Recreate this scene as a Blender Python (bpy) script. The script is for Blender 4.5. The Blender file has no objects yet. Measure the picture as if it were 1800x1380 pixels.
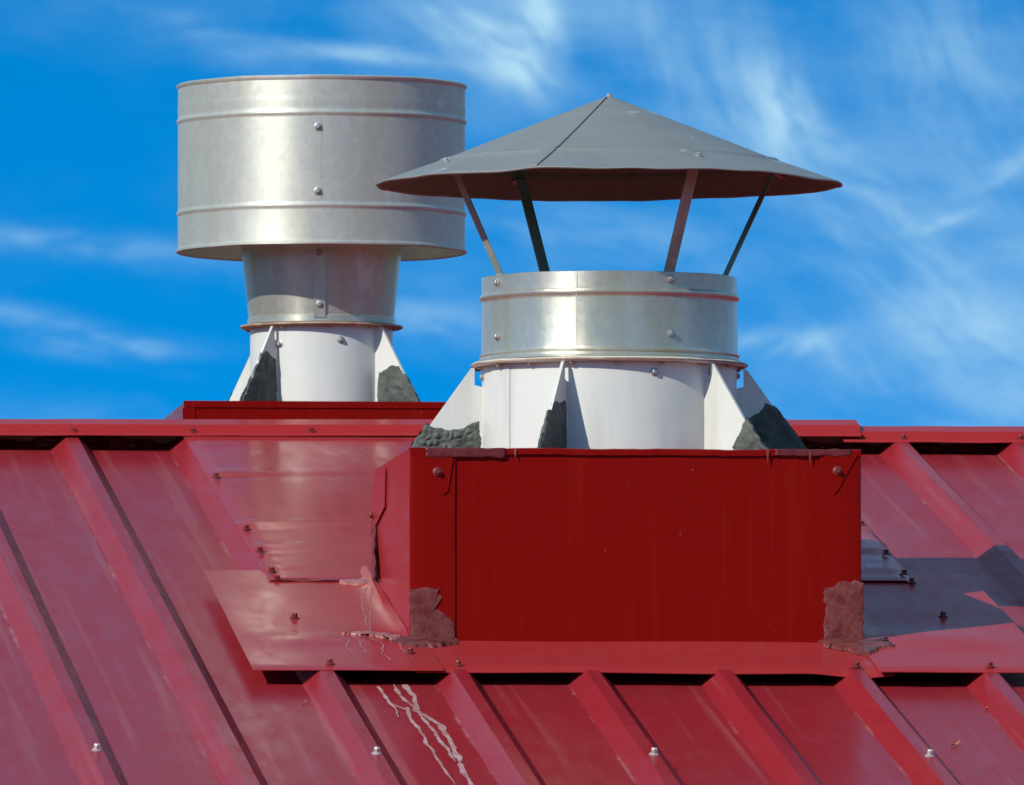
import bpy, math, random
from mathutils import Vector, Matrix, noise

random.seed(7)
SC = bpy.context.scene
COL = SC.collection
R = math.radians

# ------------------------------------------------------------------ camera
YAW, PITCH = R(5.143), R(3.189)
CAM = Vector((-2.7254, -27.8489, -1.1183))
fwd = Vector((math.sin(YAW) * math.cos(PITCH), math.cos(YAW) * math.cos(PITCH), math.sin(PITCH)))
cd = bpy.data.cameras.new('camera')
cd.sensor_width = 36.0
cd.lens = 560.0
cd.clip_start, cd.clip_end = 0.5, 5000.0
cd.dof.use_dof = True
cd.dof.focus_distance = 28.1
cd.dof.aperture_fstop = 40.0
cam = bpy.data.objects.new('camera', cd)
COL.objects.link(cam)
cam.location = CAM
cam.rotation_euler = fwd.to_track_quat('-Z', 'Y').to_euler()
SC.camera = cam

# ------------------------------------------------------------------ sky
SUN_AZ, SUN_EL = R(49.0), R(33.0)        # azimuth: to the left of the building's front, seen from the roof
to_sun = Vector((-math.sin(SUN_AZ) * math.cos(SUN_EL), -math.cos(SUN_AZ) * math.cos(SUN_EL), math.sin(SUN_EL)))
W = bpy.data.worlds.new('World')
SC.world = W
W.use_nodes = True
nt = W.node_tree
nt.nodes.clear()


def N(t, typ, **kw):
    n = t.nodes.new(typ)
    for k, v in kw.items():
        setattr(n, k, v)
    return n


def mth(t, op, a, b=None, clamp=False):
    n = N(t, 'ShaderNodeMath', operation=op, use_clamp=clamp)
    for i, v in enumerate((a, b)):
        if v is None:
            continue
        if isinstance(v, (int, float)):
            n.inputs[i].default_value = v
        else:
            t.links.new(v, n.inputs[i])
    return n.outputs[0]


def vdot(t, v, w):
    n = N(t, 'ShaderNodeVectorMath', operation='DOT_PRODUCT')
    t.links.new(v, n.inputs[0])
    n.inputs[1].default_value = w
    return n.outputs['Value']


def maprange(t, v, a, b, c=0.0, d=1.0, smooth=True):
    n = N(t, 'ShaderNodeMapRange')
    n.interpolation_type = 'SMOOTHSTEP' if smooth else 'LINEAR'
    t.links.new(v, n.inputs[0])
    for i, x in enumerate((a, b, c, d)):
        n.inputs[i + 1].default_value = x
    return n.outputs[0]


tc = N(nt, 'ShaderNodeTexCoord')
gen = tc.outputs['Generated']
# the sky dome: lift the look-up a little so the deep blue reaches the low sky, as on a very clear day
lift = N(nt, 'ShaderNodeVectorMath', operation='MULTIPLY_ADD')
nt.links.new(gen, lift.inputs[0])
lift.inputs[1].default_value = (1, 1, 4.0)
lift.inputs[2].default_value = (0, 0, 0.22)
nrm = N(nt, 'ShaderNodeVectorMath', operation='NORMALIZE')
nt.links.new(lift.outputs[0], nrm.inputs[0])
sky = N(nt, 'ShaderNodeTexSky', sky_type='NISHITA')
sky.sun_disc = False
sky.sun_elevation = SUN_EL
sky.sun_rotation = math.atan2(to_sun.x, to_sun.y)
sky.air_density, sky.dust_density, sky.ozone_density = 1.0, 0.25, 2.0
nt.links.new(nrm.outputs[0], sky.inputs['Vector'])
hs = N(nt, 'ShaderNodeHueSaturation')
hs.inputs['Hue'].default_value = 0.500
hs.inputs['Saturation'].default_value = 1.75
hs.inputs['Value'].default_value = 1.22
nt.links.new(sky.outputs[0], hs.inputs['Color'])
# thin cirrus: streaked noise over the whole dome, plus the wisps seen above this roof
right = Vector((math.cos(YAW), -math.sin(YAW), 0))
up = right.cross(fwd)
U = vdot(nt, gen, right)
V = vdot(nt, gen, up)
FF = vdot(nt, gen, fwd)
comb = N(nt, 'ShaderNodeCombineXYZ')
nt.links.new(U, comb.inputs[0]); nt.links.new(V, comb.inputs[1]); nt.links.new(FF, comb.inputs[2])


def cloud_noise(scale, detail, rough, rot, stretch, loc, dist=0.0):
    m = N(nt, 'ShaderNodeMapping')
    m.inputs['Rotation'].default_value = (0, 0, rot)
    m.inputs['Scale'].default_value = (stretch, 1, 1)
    m.inputs['Location'].default_value = loc
    nt.links.new(comb.outputs[0], m.inputs['Vector'])
    n = N(nt, 'ShaderNodeTexNoise')
    n.inputs['Scale'].default_value = scale
    n.inputs['Detail'].default_value = detail
    n.inputs['Roughness'].default_value = rough
    n.inputs['Distortion'].default_value = dist
    nt.links.new(m.outputs[0], n.inputs['Vector'])
    return n.outputs['Fac']


n_big = cloud_noise(15, 3, 0.45, 0.5, 0.7, (15.43, 14.04, 23.4))
n_mid = cloud_noise(70, 6, 0.52, -0.35, 0.5, (0.13, 0.4, 0), 0.15)
n_fine = cloud_noise(130, 8, 0.58, 0.55, 0.4, (0.7, 0.1, 0), 0.25)
streak = mth(nt, 'MULTIPLY', maprange(nt, n_mid, 0.42, 0.78), maprange(nt, n_fine, 0.30, 0.70))
veil = maprange(nt, mth(nt, 'ADD', n_big, mth(nt, 'MULTIPLY', mth(nt, 'SUBTRACT', n_fine, 0.5), 0.35)), 0.36, 0.64)


def fibres(rot, seed):
    # combed filaments along one direction, bent by a slow warp
    w = N(nt, 'ShaderNodeTexNoise')
    w.inputs['Scale'].default_value = 45
    w.inputs['Detail'].default_value = 3
    nt.links.new(comb.outputs[0], w.inputs['Vector'])
    ws_ = N(nt, 'ShaderNodeVectorMath', operation='MULTIPLY_ADD')
    nt.links.new(w.outputs['Color'], ws_.inputs[0])
    ws_.inputs[1].default_value = (0.009, 0.009, 0)
    nt.links.new(comb.outputs[0], ws_.inputs[2])
    m = N(nt, 'ShaderNodeMapping')
    m.vector_type = 'TEXTURE'
    m.inputs['Rotation'].default_value = (0, 0, rot)
    m.inputs['Scale'].default_value = (4.0, 1, 1)
    m.inputs['Location'].default_value = (seed, seed * 0.7, 0)
    nt.links.new(ws_.outputs[0], m.inputs['Vector'])
    n = N(nt, 'ShaderNodeTexNoise')
    n.inputs['Scale'].default_value = 380
    n.inputs['Detail'].default_value = 12
    n.inputs['Roughness'].default_value = 0.68
    nt.links.new(m.outputs[0], n.inputs['Vector'])
    return mth(nt, 'ADD', mth(nt, 'MULTIPLY', maprange(nt, n.outputs['Fac'], 0.36, 0.66), 1.15), 0.16)


FIB = {R(-65): fibres(R(-65), 0.3), R(-35): fibres(R(-35), 0.9), R(-8): fibres(R(-8), 1.7), R(20): fibres(R(20), 2.6)}


def wisp(px, py, sx, sy, rot, amp):
    """one wisp of cirrus: a soft oriented patch of the dome (angles in thousandths of a radian)"""
    a, b = (px - 900) / 28.0, (690 - py) / 28.0
    du = mth(nt, 'SUBTRACT', mth(nt, 'MULTIPLY', U, 1000.0), a)
    dv = mth(nt, 'SUBTRACT', mth(nt, 'MULTIPLY', V, 1000.0), b)
    c, s = math.cos(rot), math.sin(rot)
    p = mth(nt, 'DIVIDE', mth(nt, 'ADD', mth(nt, 'MULTIPLY', du, c), mth(nt, 'MULTIPLY', dv, s)), sx / 28.0)
    q = mth(nt, 'DIVIDE', mth(nt, 'SUBTRACT', mth(nt, 'MULTIPLY', dv, c), mth(nt, 'MULTIPLY', du, s)), sy / 28.0)
    r2 = mth(nt, 'ADD', mth(nt, 'MULTIPLY', p, p), mth(nt, 'MULTIPLY', q, q))
    e = mth(nt, 'EXPONENT', mth(nt, 'MULTIPLY', r2, -1.0))
    front = mth(nt, 'GREATER_THAN', FF, 0.0)
    if sx == sy:
        return mth(nt, 'MULTIPLY', mth(nt, 'MULTIPLY', e, amp), front)
    fb = min(FIB, key=lambda k: abs(k - rot))
    return mth(nt, 'MULTIPLY', mth(nt, 'MULTIPLY', mth(nt, 'MULTIPLY', e, amp), front), FIB[fb])


wl = [wisp(950, 50, 85, 34, R(-82), 0.75), wisp(850, 75, 150, 46, R(-36), 0.62), wisp(925, 120, 60, 40, R(-30), 0.35),
      wisp(1385, 190, 110, 50, R(-65), 0.55), wisp(1330, 230, 90, 60, R(-60), 0.25), wisp(1490, 290, 170, 34, R(-40), 0.40),
      wisp(1655, 388, 75, 15, R(18), 0.55), wisp(1385, 600, 95, 24, R(6), 0.55), wisp(1500, 640, 110, 26, R(-35), 0.35),
      wisp(90, 575, 150, 24, R(-16), 0.42), wisp(200, 610, 130, 20, R(-3), 0.30), wisp(120, 430, 260, 26, R(-5), 0.30),
      wisp(640, 95, 130, 15, R(-5), 0.55), wisp(400, 80, 160, 40, R(-20), 0.22), wisp(1780, 300, 90, 25, R(30), 0.40),
      wisp(1200, 90, 190, 90, R(-65), 0.22), wisp(1700, 150, 260, 120, R(-60), 0.20), wisp(1600, 480, 280, 80, R(-35), 0.26),
      wisp(1100, 420, 260, 60, R(-8), 0.25), wisp(760, 560, 200, 50, R(-10), 0.30), wisp(1720, 640, 160, 70, R(-35), 0.25)]
ws = wl[0]
for w_ in wl[1:]:
    ws = mth(nt, 'ADD', ws, w_)
cov = mth(nt, 'ADD', mth(nt, 'ADD', mth(nt, 'MULTIPLY', veil, 0.60), mth(nt, 'MULTIPLY', streak, 0.14)), ws)
cov = mth(nt, 'MINIMUM', mth(nt, 'MULTIPLY', cov, 0.88), 0.85)
mixc = N(nt, 'ShaderNodeMix', data_type='RGBA')
nt.links.new(cov, mixc.inputs['Factor'])
nt.links.new(hs.outputs[0], mixc.inputs['A'])
mixc.inputs['B'].default_value = (3.1, 4.9, 5.8, 1)      # sunlit ice cloud in the sky texture's units
bg = N(nt, 'ShaderNodeBackground')
bg.inputs['Strength'].default_value = 0.13
nt.links.new(mixc.outputs['Result'], bg.inputs['Color'])
wo = N(nt, 'ShaderNodeOutputWorld')
nt.links.new(bg.outputs[0], wo.inputs['Surface'])

# ------------------------------------------------------------------ sun
sd = bpy.data.lights.new('sun', 'SUN')
sd.energy = 3.0
sd.angle = R(0.53)
sd.color = (1.0, 0.955, 0.88)
so = bpy.data.objects.new('sun', sd)
COL.objects.link(so)
so.rotation_euler = to_sun.to_track_quat('Z', 'Y').to_euler()
so.location = (-10, -12, 10)

SC.view_settings.view_transform = 'Standard'
SC.view_settings.look = 'None'
SC.view_settings.exposure = 0.35
SC.view_settings.gamma = 1.0
SC.view_settings.use_curve_mapping = False
SC.cycles.max_bounces = 8


# ------------------------------------------------------------------ materials
def new_mat(name):
    m = bpy.data.materials.new(name)
    m.use_nodes = True
    t = m.node_tree
    b = t.nodes['Principled BSDF']
    return m, t, b


def tnoise(t, vec, scale, detail=5, rough=0.55, stretch=(1, 1, 1), loc=(0, 0, 0), dist=0.0):
    mp = N(t, 'ShaderNodeMapping')
    mp.inputs['Scale'].default_value = stretch
    mp.inputs['Location'].default_value = loc
    t.links.new(vec, mp.inputs['Vector'])
    n = N(t, 'ShaderNodeTexNoise')
    n.inputs['Scale'].default_value = scale
    n.inputs['Detail'].default_value = detail
    n.inputs['Roughness'].default_value = rough
    n.inputs['Distortion'].default_value = dist
    t.links.new(mp.outputs[0], n.inputs['Vector'])
    return n.outputs['Fac']


def mixcol(t, fac, a, b):
    n = N(t, 'ShaderNodeMix', data_type='RGBA')
    if isinstance(fac, float):
        n.inputs['Factor'].default_value = fac
    else:
        t.links.new(fac, n.inputs['Factor'])
    for k, v in (('A', a), ('B', b)):
        if isinstance(v, tuple):
            n.inputs[k].default_value = (*v, 1)
        else:
            t.links.new(v, n.inputs[k])
    return n.outputs['Result']


def bump(t, b, h, strength, dist):
    n = N(t, 'ShaderNodeBump')
    n.inputs['Strength'].default_value = strength
    n.inputs['Distance'].default_value = dist
    t.links.new(h, n.inputs['Height'])
    t.links.new(n.outputs[0], b.inputs['Normal'])
    return n


def red_paint(name, base, faded, rough, dust=0.35, coat=0.35, wave=0.25, spec=0.5, pans=False, runs_z=False):
    """stove-enamelled steel sheet: glossy, a little chalky, with dust and fine scratches"""
    m, t, b = new_mat(name)
    pos = N(t, 'ShaderNodeNewGeometry').outputs['Position']
    n1 = tnoise(t, pos, 3.2, 6, 0.6)
    n2 = tnoise(t, pos, 26, 6, 0.65, (1, 0.12, 1))
    n3 = tnoise(t, pos, 180, 4, 0.6)
    spk = N(t, 'ShaderNodeTexVoronoi'); spk.inputs['Scale'].default_value = 42
    t.links.new(pos, spk.inputs['Vector'])
    speck = mth(t, 'MULTIPLY', maprange(t, spk.outputs['Distance'], 0.085, 0.05), maprange(t, n1, 0.5, 0.62))
    d = mth(t, 'MULTIPLY', maprange(t, n1, 0.38, 0.70), maprange(t, n2, 0.35, 0.75))
    c = mixcol(t, mth(t, 'MULTIPLY', d, dust), base, faded)
    c = mixcol(t, mth(t, 'MULTIPLY', speck, 0.5), c, (0.42, 0.22, 0.19))
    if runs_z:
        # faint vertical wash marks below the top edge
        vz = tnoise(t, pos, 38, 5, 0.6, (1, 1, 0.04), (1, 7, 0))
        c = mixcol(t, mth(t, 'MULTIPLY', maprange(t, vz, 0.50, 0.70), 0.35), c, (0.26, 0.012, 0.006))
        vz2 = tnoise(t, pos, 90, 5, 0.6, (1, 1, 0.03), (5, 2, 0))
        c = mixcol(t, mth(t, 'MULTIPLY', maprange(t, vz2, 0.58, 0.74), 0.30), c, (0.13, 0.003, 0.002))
    if pans:
        # pale dust caught along the foot of each rib, and long faint runs down the pans
        sx = N(t, 'ShaderNodeSeparateXYZ'); t.links.new(pos, sx.inputs[0])
        fr = mth(t, 'FRACT', mth(t, 'DIVIDE', mth(t, 'SUBTRACT', sx.outputs['X'], -0.575), 0.2315))
        line = mth(t, 'MULTIPLY', maprange(t, fr, 0.800, 0.824), maprange(t, fr, 0.836, 0.826))
        ln = tnoise(t, pos, 3.5, 9, 0.72, (1.0, 1.0, 1), (2, 5, 1))
        c = mixcol(t, mth(t, 'MULTIPLY', mth(t, 'MULTIPLY', line, maprange(t, ln, 0.50, 0.68)), 0.6), c, (0.46, 0.26, 0.22))
        st = tnoise(t, pos, 34, 5, 0.60, (1, 0.009, 0.05), (4, 0, 0))
        c = mixcol(t, mth(t, 'MULTIPLY', maprange(t, st, 0.53, 0.72), 0.30), c, (0.44, 0.15, 0.13))
        blot = tnoise(t, pos, 7, 7, 0.7, (1, 0.5, 1), (8, 3, 0))
        c = mixcol(t, mth(t, 'MULTIPLY', maprange(t, blot, 0.54, 0.70), 0.14), c, (0.13, 0.010, 0.010))
    t.links.new(c, b.inputs['Base Color'])
    t.links.new(maprange(t, n2, 0.3, 0.7, rough - 0.05, rough + 0.09, False), b.inputs['Roughness'])
    b.inputs['IOR'].default_value = 1.5
    b.inputs['Specular IOR Level'].default_value = spec
    b.inputs['Coat Weight'].default_value = coat
    b.inputs['Coat Roughness'].default_value = 0.12
    nw = tnoise(t, pos, 4.0, 3, 0.5, (1, 0.35, 1))
    bump(t, b, mth(t, 'ADD', mth(t, 'MULTIPLY', nw, 1.0), mth(t, 'MULTIPLY', n3, 0.0012)), wave, 0.02)
    return m


def steel(name, base, rough, metallic=0.62, stain_reflection=(0.55, 0.53, 0.42), dents=0.11, aniso=0.55):
    """galvanised sheet: dull zinc with vertical run marks doubling as painted reflections, spangle and shallow dents"""
    m, t, b = new_mat(name)
    pos = N(t, 'ShaderNodeNewGeometry').outputs['Position']
    n1 = tnoise(t, pos, 9, 6, 0.62, (1, 1, 0.22))
    n2 = tnoise(t, pos, 5, 4, 0.6)
    n3 = tnoise(t, pos, 70, 4, 0.6, (1, 1, 0.12))
    vo = N(t, 'ShaderNodeTexVoronoi'); vo.inputs['Scale'].default_value = 95
    t.links.new(pos, vo.inputs['Vector'])
    sp = N(t, 'ShaderNodeSeparateColor'); t.links.new(vo.outputs['Color'], sp.inputs[0])
    c = mixcol(t, mth(t, 'MULTIPLY', maprange(t, n1, 0.44, 0.66), 0.8), base, stain_reflection)  # vertical stain bands also paint warm reflections into the base colour
    c = mixcol(t, mth(t, 'MULTIPLY', sp.outputs[2], 0.19), c, (0.30, 0.33, 0.30))
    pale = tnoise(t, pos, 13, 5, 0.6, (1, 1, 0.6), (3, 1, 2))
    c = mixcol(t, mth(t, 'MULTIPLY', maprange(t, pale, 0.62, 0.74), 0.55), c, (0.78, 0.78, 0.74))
    t.links.new(c, b.inputs['Base Color'])
    b.inputs['Metallic'].default_value = metallic
    rr = mth(t, 'ADD', mth(t, 'ADD', mth(t, 'MULTIPLY', n2, 0.22), mth(t, 'MULTIPLY', n3, 0.12)), mth(t, 'MULTIPLY', sp.outputs[0], 0.05))
    t.links.new(mth(t, 'ADD', rr, rough - 0.19), b.inputs['Roughness'])
    b.inputs['Anisotropic'].default_value = aniso
    b.inputs['Anisotropic Rotation'].default_value = 0.25
    tg = N(t, 'ShaderNodeTangent', direction_type='RADIAL', axis='Z')
    t.links.new(tg.outputs[0], b.inputs['Tangent'])
    hgt = mth(t, 'ADD', tnoise(t, pos, 6, 3, 0.5, (1, 1, 0.30), (5, 2, 1)), mth(t, 'MULTIPLY', sp.outputs[1], 0.004))
    bump(t, b, hgt, dents, 0.02)
    return m


def plain(name, base, var, rough, scale=12.0, metallic=0.0, bmp=0.0, bscale=60.0):
    m, t, b = new_mat(name)
    pos = N(t, 'ShaderNodeNewGeometry').outputs['Position']
    n1 = tnoise(t, pos, scale, 6, 0.62)
    t.links.new(mixcol(t, maprange(t, n1, 0.35, 0.68), base, var), b.inputs['Base Color'])
    b.inputs['Roughness'].default_value = rough
    b.inputs['Metallic'].default_value = metallic
    if bmp:
        bump(t, b, tnoise(t, pos, bscale, 5, 0.6), bmp, 0.004)
    return m


M_ROOF = red_paint('roof_enamel', (0.292, 0.019, 0.026), (0.36, 0.09, 0.085), 0.23, 0.14, 0.0, 0.02, 0.015, True)
M_SHEET = red_paint('flashing_enamel', (0.375, 0.029, 0.031), (0.42, 0.10, 0.09), 0.16, 0.14, 0.0, 0.012, 0.007)
M_GLARE = red_paint('glare_flashing_enamel', (0.365, 0.030, 0.032), (0.42, 0.10, 0.09), 0.16, 0.14, 0.0, 0.010, 0.019)  # same enamel as the flashing, made glossier so these sheets carry the glare
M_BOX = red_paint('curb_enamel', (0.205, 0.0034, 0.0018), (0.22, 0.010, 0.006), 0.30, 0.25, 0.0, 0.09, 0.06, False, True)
M_TAPE = plain('tape', (0.10, 0.008, 0.010), (0.14, 0.014, 0.017), 0.45, 40, bmp=0.3, bscale=90)
M_TEAR = plain('crumpled_red_metal', (0.15, 0.012, 0.010), (0.26, 0.05, 0.035), 0.38, 30)
def smear_mat():
    m, t, b = new_mat('rosy_sealant')
    pos = N(t, 'ShaderNodeNewGeometry').outputs['Position']
    vo = N(t, 'ShaderNodeTexVoronoi', feature='DISTANCE_TO_EDGE'); vo.inputs['Scale'].default_value = 48
    wv = N(t, 'ShaderNodeVectorMath', operation='MULTIPLY_ADD')
    nn = N(t, 'ShaderNodeTexNoise'); nn.inputs['Scale'].default_value = 40
    t.links.new(pos, nn.inputs['Vector']); t.links.new(nn.outputs['Color'], wv.inputs[0])
    wv.inputs[1].default_value = (0.02, 0.02, 0.02); t.links.new(pos, wv.inputs[2])
    t.links.new(wv.outputs[0], vo.inputs['Vector'])
    n1 = tnoise(t, pos, 30, 6, 0.65)
    c = mixcol(t, maprange(t, n1, 0.34, 0.66), (0.130, 0.018, 0.016), (0.190, 0.052, 0.046))
    c = mixcol(t, mth(t, 'MULTIPLY', maprange(t, vo.outputs['Distance'], 0.08, 0.02), 0.14), c, (0.30, 0.14, 0.12))
    t.links.new(c, b.inputs['Base Color'])
    b.inputs['Roughness'].default_value = 0.45
    b.inputs['Specular IOR Level'].default_value = 0.2
    bump(t, b, mth(t, 'ADD', n1, mth(t, 'MULTIPLY', vo.outputs['Distance'], 0.3)), 0.30, 0.002)
    return m


M_SMEAR = smear_mat()
M_MASTIC = plain('grey_green_mastic', (0.052, 0.063, 0.052), (0.115, 0.13, 0.108), 0.7, 30, bmp=0.4, bscale=120)  # also covers fin faces that are darkened for shade
M_STAIN = plain('chalky_run', (0.36, 0.14, 0.12), (0.52, 0.31, 0.27), 0.7, 16)
M_SMEAR2 = plain('thin_sealant', (0.34, 0.09, 0.08), (0.42, 0.18, 0.15), 0.5, 45)
M_SCREWRED = plain('red_screw_paint', (0.14, 0.012, 0.010), (0.22, 0.03, 0.02), 0.4, 60)
M_SCREWPALE = plain('weathered_zinc', (0.42, 0.33, 0.30), (0.62, 0.55, 0.52), 0.5, 90, 0.3)
M_BOLT = plain('zinc_bolt', (0.36, 0.37, 0.35), (0.50, 0.51, 0.49), 0.5, 120, 0.6)
M_RUST = plain('rust_edge', (0.35, 0.19, 0.10), (0.50, 0.38, 0.28), 0.7, 30)
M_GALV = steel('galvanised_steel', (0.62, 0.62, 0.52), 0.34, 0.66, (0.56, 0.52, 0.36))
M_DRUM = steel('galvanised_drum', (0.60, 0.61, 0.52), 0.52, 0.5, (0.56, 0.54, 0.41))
M_CAP = steel('weathered_zinc_cap', (0.265, 0.262, 0.232), 0.52, 0.25, (0.235, 0.235, 0.205), 0.05, 0.0)
M_UNDER = plain('shaded_underside', (0.040, 0.15, 0.09), (0.055, 0.18, 0.115), 0.6, 20)  # cap metal darkened for shade, greened against red bounce from the roof
M_STRAP = steel('strap_steel', (0.22, 0.33, 0.28), 0.5, 0.1)
M_LEAF = plain('dry_leaf', (0.38, 0.08, 0.025), (0.45, 0.16, 0.06), 0.7, 60)
M_WALL = plain('wall_render', (0.42, 0.39, 0.34), (0.48, 0.45, 0.40), 0.85, 3.0)
M_REFL_WOODS = plain('reflection_foliage', (0.035, 0.055, 0.020), (0.085, 0.105, 0.040), 0.9, 0.4, bmp=1.0, bscale=1.2)
M_GROUND = plain('dry_meadow', (0.10, 0.095, 0.045), (0.19, 0.155, 0.095), 0.95, 0.35)


def white_paint():
    m, t, b = new_mat('white_painted_steel')
    pos = N(t, 'ShaderNodeNewGeometry').outputs['Position']
    n1 = tnoise(t, pos, 16, 7, 0.65, (1, 1, 0.14))
    n2 = tnoise(t, pos, 60, 5, 0.65)
    n3 = tnoise(t, pos, 5, 5, 0.6, (1, 1, 1), (3, 3, 1))
    c = mixcol(t, mth(t, 'MULTIPLY', maprange(t, n1, 0.46, 0.70), 0.5), (0.725, 0.735, 0.665), (0.52, 0.51, 0.44))
    c = mixcol(t, mth(t, 'MULTIPLY', maprange(t, n3, 0.42, 0.72), 0.35), c, (0.62, 0.63, 0.57))
    c = mixcol(t, mth(t, 'MULTIPLY', maprange(t, n2, 0.69, 0.74), 0.6), c, (0.20, 0.17, 0.13))
    t.links.new(c, b.inputs['Base Color'])
    b.inputs['Roughness'].default_value = 0.42
    b.inputs['Coat Weight'].default_value = 0.1
    bump(t, b, tnoise(t, pos, 7, 3, 0.5), 0.10, 0.02)
    return m


M_WHITE = white_paint()


# ------------------------------------------------------------------ mesh helpers
def root_loc(o):
    v = Vector((0, 0, 0))
    while o is not None:
        v += o.location
        o = o.parent
    return v


def obj(name, verts, faces, mat, parent=None, smooth=False, off=None):
    """one mesh object; verts are world positions"""
    base = root_loc(parent) if parent else Vector((0, 0, 0))
    me = bpy.data.meshes.new(name)
    me.from_pydata([tuple(Vector(v) - base) for v in verts], [], faces)
    me.materials.append(mat)
    if smooth:
        me.polygons.foreach_set('use_smooth', [True] * len(me.polygons))
        if smooth == 'auto':
            try:
                me.set_sharp_from_angle(angle=R(38))
            except Exception:
                pass
    me.update()
    o = bpy.data.objects.new(name, me)
    COL.objects.link(o)
    if parent:
        o.parent = parent
    return o


def inst(name, me, parent, loc, rot=None):
    o = bpy.data.objects.new(name, me)
    COL.objects.link(o)
    o.parent = parent
    o.location = Vector(loc) - (root_loc(parent) if parent else Vector((0, 0, 0)))
    if rot is not None:
        o.rotation_euler = rot
    return o


def thing(name, loc, label, cat, group=None):
    o = bpy.data.objects.new(name, None)
    o.empty_display_size = 0.1
    COL.objects.link(o)
    o.location = loc
    o['label'] = label
    o['category'] = cat
    o['kind'] = 'thing'
    if group:
        o['group'] = group
    return o


def box(v0, v1):
    x0, y0, z0 = v0
    x1, y1, z1 = v1
    vs = [(x0, y0, z0), (x1, y0, z0), (x1, y1, z0), (x0, y1, z0), (x0, y0, z1), (x1, y0, z1), (x1, y1, z1), (x0, y1, z1)]
    fs = [(0, 3, 2, 1), (4, 5, 6, 7), (0, 1, 5, 4), (1, 2, 6, 5), (2, 3, 7, 6), (3, 0, 4, 7)]
    return vs, fs


def slab(pts, n, t):
    """a flat polygon (world points) given thickness t along n"""
    n = Vector(n)
    k = len(pts)
    vs = [Vector(p) for p in pts] + [Vector(p) + n * t for p in pts]
    fs = [tuple(range(k))[::-1], tuple(range(k, 2 * k))]
    for i in range(k):
        j = (i + 1) % k
        fs.append((i, j, j + k, i + k))
    return vs, fs


def lathe(cx, cy, prof, seg=96, a0=0.0, a1=2 * math.pi, wob=None):
    """revolve (r, z) profile; closed when a full turn"""
    full = abs(a1 - a0 - 2 * math.pi) < 1e-6
    m = seg if full else seg + 1
    vs, fs = [], []
    for i in range(m):
        a = a0 + (a1 - a0) * i / seg
        c, s = math.cos(a), math.sin(a)
        for j, (r, z) in enumerate(prof):
            dr, dz = wob(a, r, z) if wob else (0, 0)
            vs.append((cx + (r + dr) * c, cy + (r + dr) * s, z + dz))
    k = len(prof)
    for i in range(seg):
        i2 = (i + 1) % m
        for j in range(k - 1):
            fs.append((i * k + j, i2 * k + j, i2 * k + j + 1, i * k + j + 1))
    return vs, fs


def rot_to(n, spin=0.0):
    q = Vector(n).to_track_quat('Z', 'Y')
    return (q.to_matrix() @ Matrix.Rotation(spin, 3, 'Z')).to_euler()


def screw_mesh(name, mat, rw=0.0085, hw=0.0022, rh=0.0052, hh=0.0062, dome=False):
    vs, fs = [], []
    seg = 14

    def ring(r, z, sg):
        i0 = len(vs)
        for i in range(sg):
            a = 2 * math.pi * i / sg
            vs.append((r * math.cos(a), r * math.sin(a), z))
        return i0

    def join(a, b, sg):
        for i in range(sg):
            j = (i + 1) % sg
            fs.append((a + i, a + j, b + j, b + i))

    r0 = ring(rw, -0.001, seg); r1 = ring(rw, hw * 0.4, seg); r2 = ring(rw * 0.55, hw, seg)
    join(r0, r1, seg); join(r1, r2, seg)
    fs.append(tuple(range(r2, r2 + seg)))
    s2 = 12 if dome else 6
    h0 = ring(rh, hw * 0.6, s2); h1 = ring(rh, hw + hh * 0.75, s2); h2 = ring(rh * 0.8, hw + hh, s2)
    join(h0, h1, s2); join(h1, h2, s2)
    fs.append(tuple(range(h2, h2 + s2)))
    me = bpy.data.meshes.new(name)
    me.from_pydata(vs, [], fs)
    me.materials.append(mat)
    me.update()
    return me


ME_SCREW = screw_mesh('roof_screw', M_SCREWRED)
ME_PALE = screw_mesh('pale_screw', M_SCREWPALE, 0.0085, 0.0035, 0.0058, 0.008)
ME_BOLT = screw_mesh('collar_bolt', M_BOLT, 0.0076, 0.0018, 0.0048, 0.0038)
ME_RIVET = screw_mesh('flange_rivet', M_RUST, 0.006, 0.0015, 0.004, 0.0025, True)


def grid(nu, nv, fn):
    vs = [fn(i / nu, j / nv) for j in range(nv + 1) for i in range(nu + 1)]
    fs = [(j * (nu + 1) + i, j * (nu + 1) + i + 1, (j + 1) * (nu + 1) + i + 1, (j + 1) * (nu + 1) + i) for j in range(nv) for i in range(nu)]
    return vs, fs


def thick_grid(nu, nv, fn, n, t):
    """a sheet with real thickness: two grids and a closed rim"""
    a, fa = grid(nu, nv, fn)
    n = Vector(n)
    k = len(a)
    b = [Vector(v) - n * t for v in a]
    fs = list(fa) + [tuple(k + i for i in f[::-1]) for f in fa]
    rim = [i for i in range(nu + 1)] + [(j + 1) * (nu + 1) - 1 for j in range(1, nv + 1)] + \
          [nv * (nu + 1) + i for i in range(nu - 1, -1, -1)] + [j * (nu + 1) for j in range(nv - 1, 0, -1)]
    for i in range(len(rim)):
        p, q = rim[i], rim[(i + 1) % len(rim)]
        fs.append((q, p, p + k, q + k))
    return list(a) + b, fs


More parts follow.
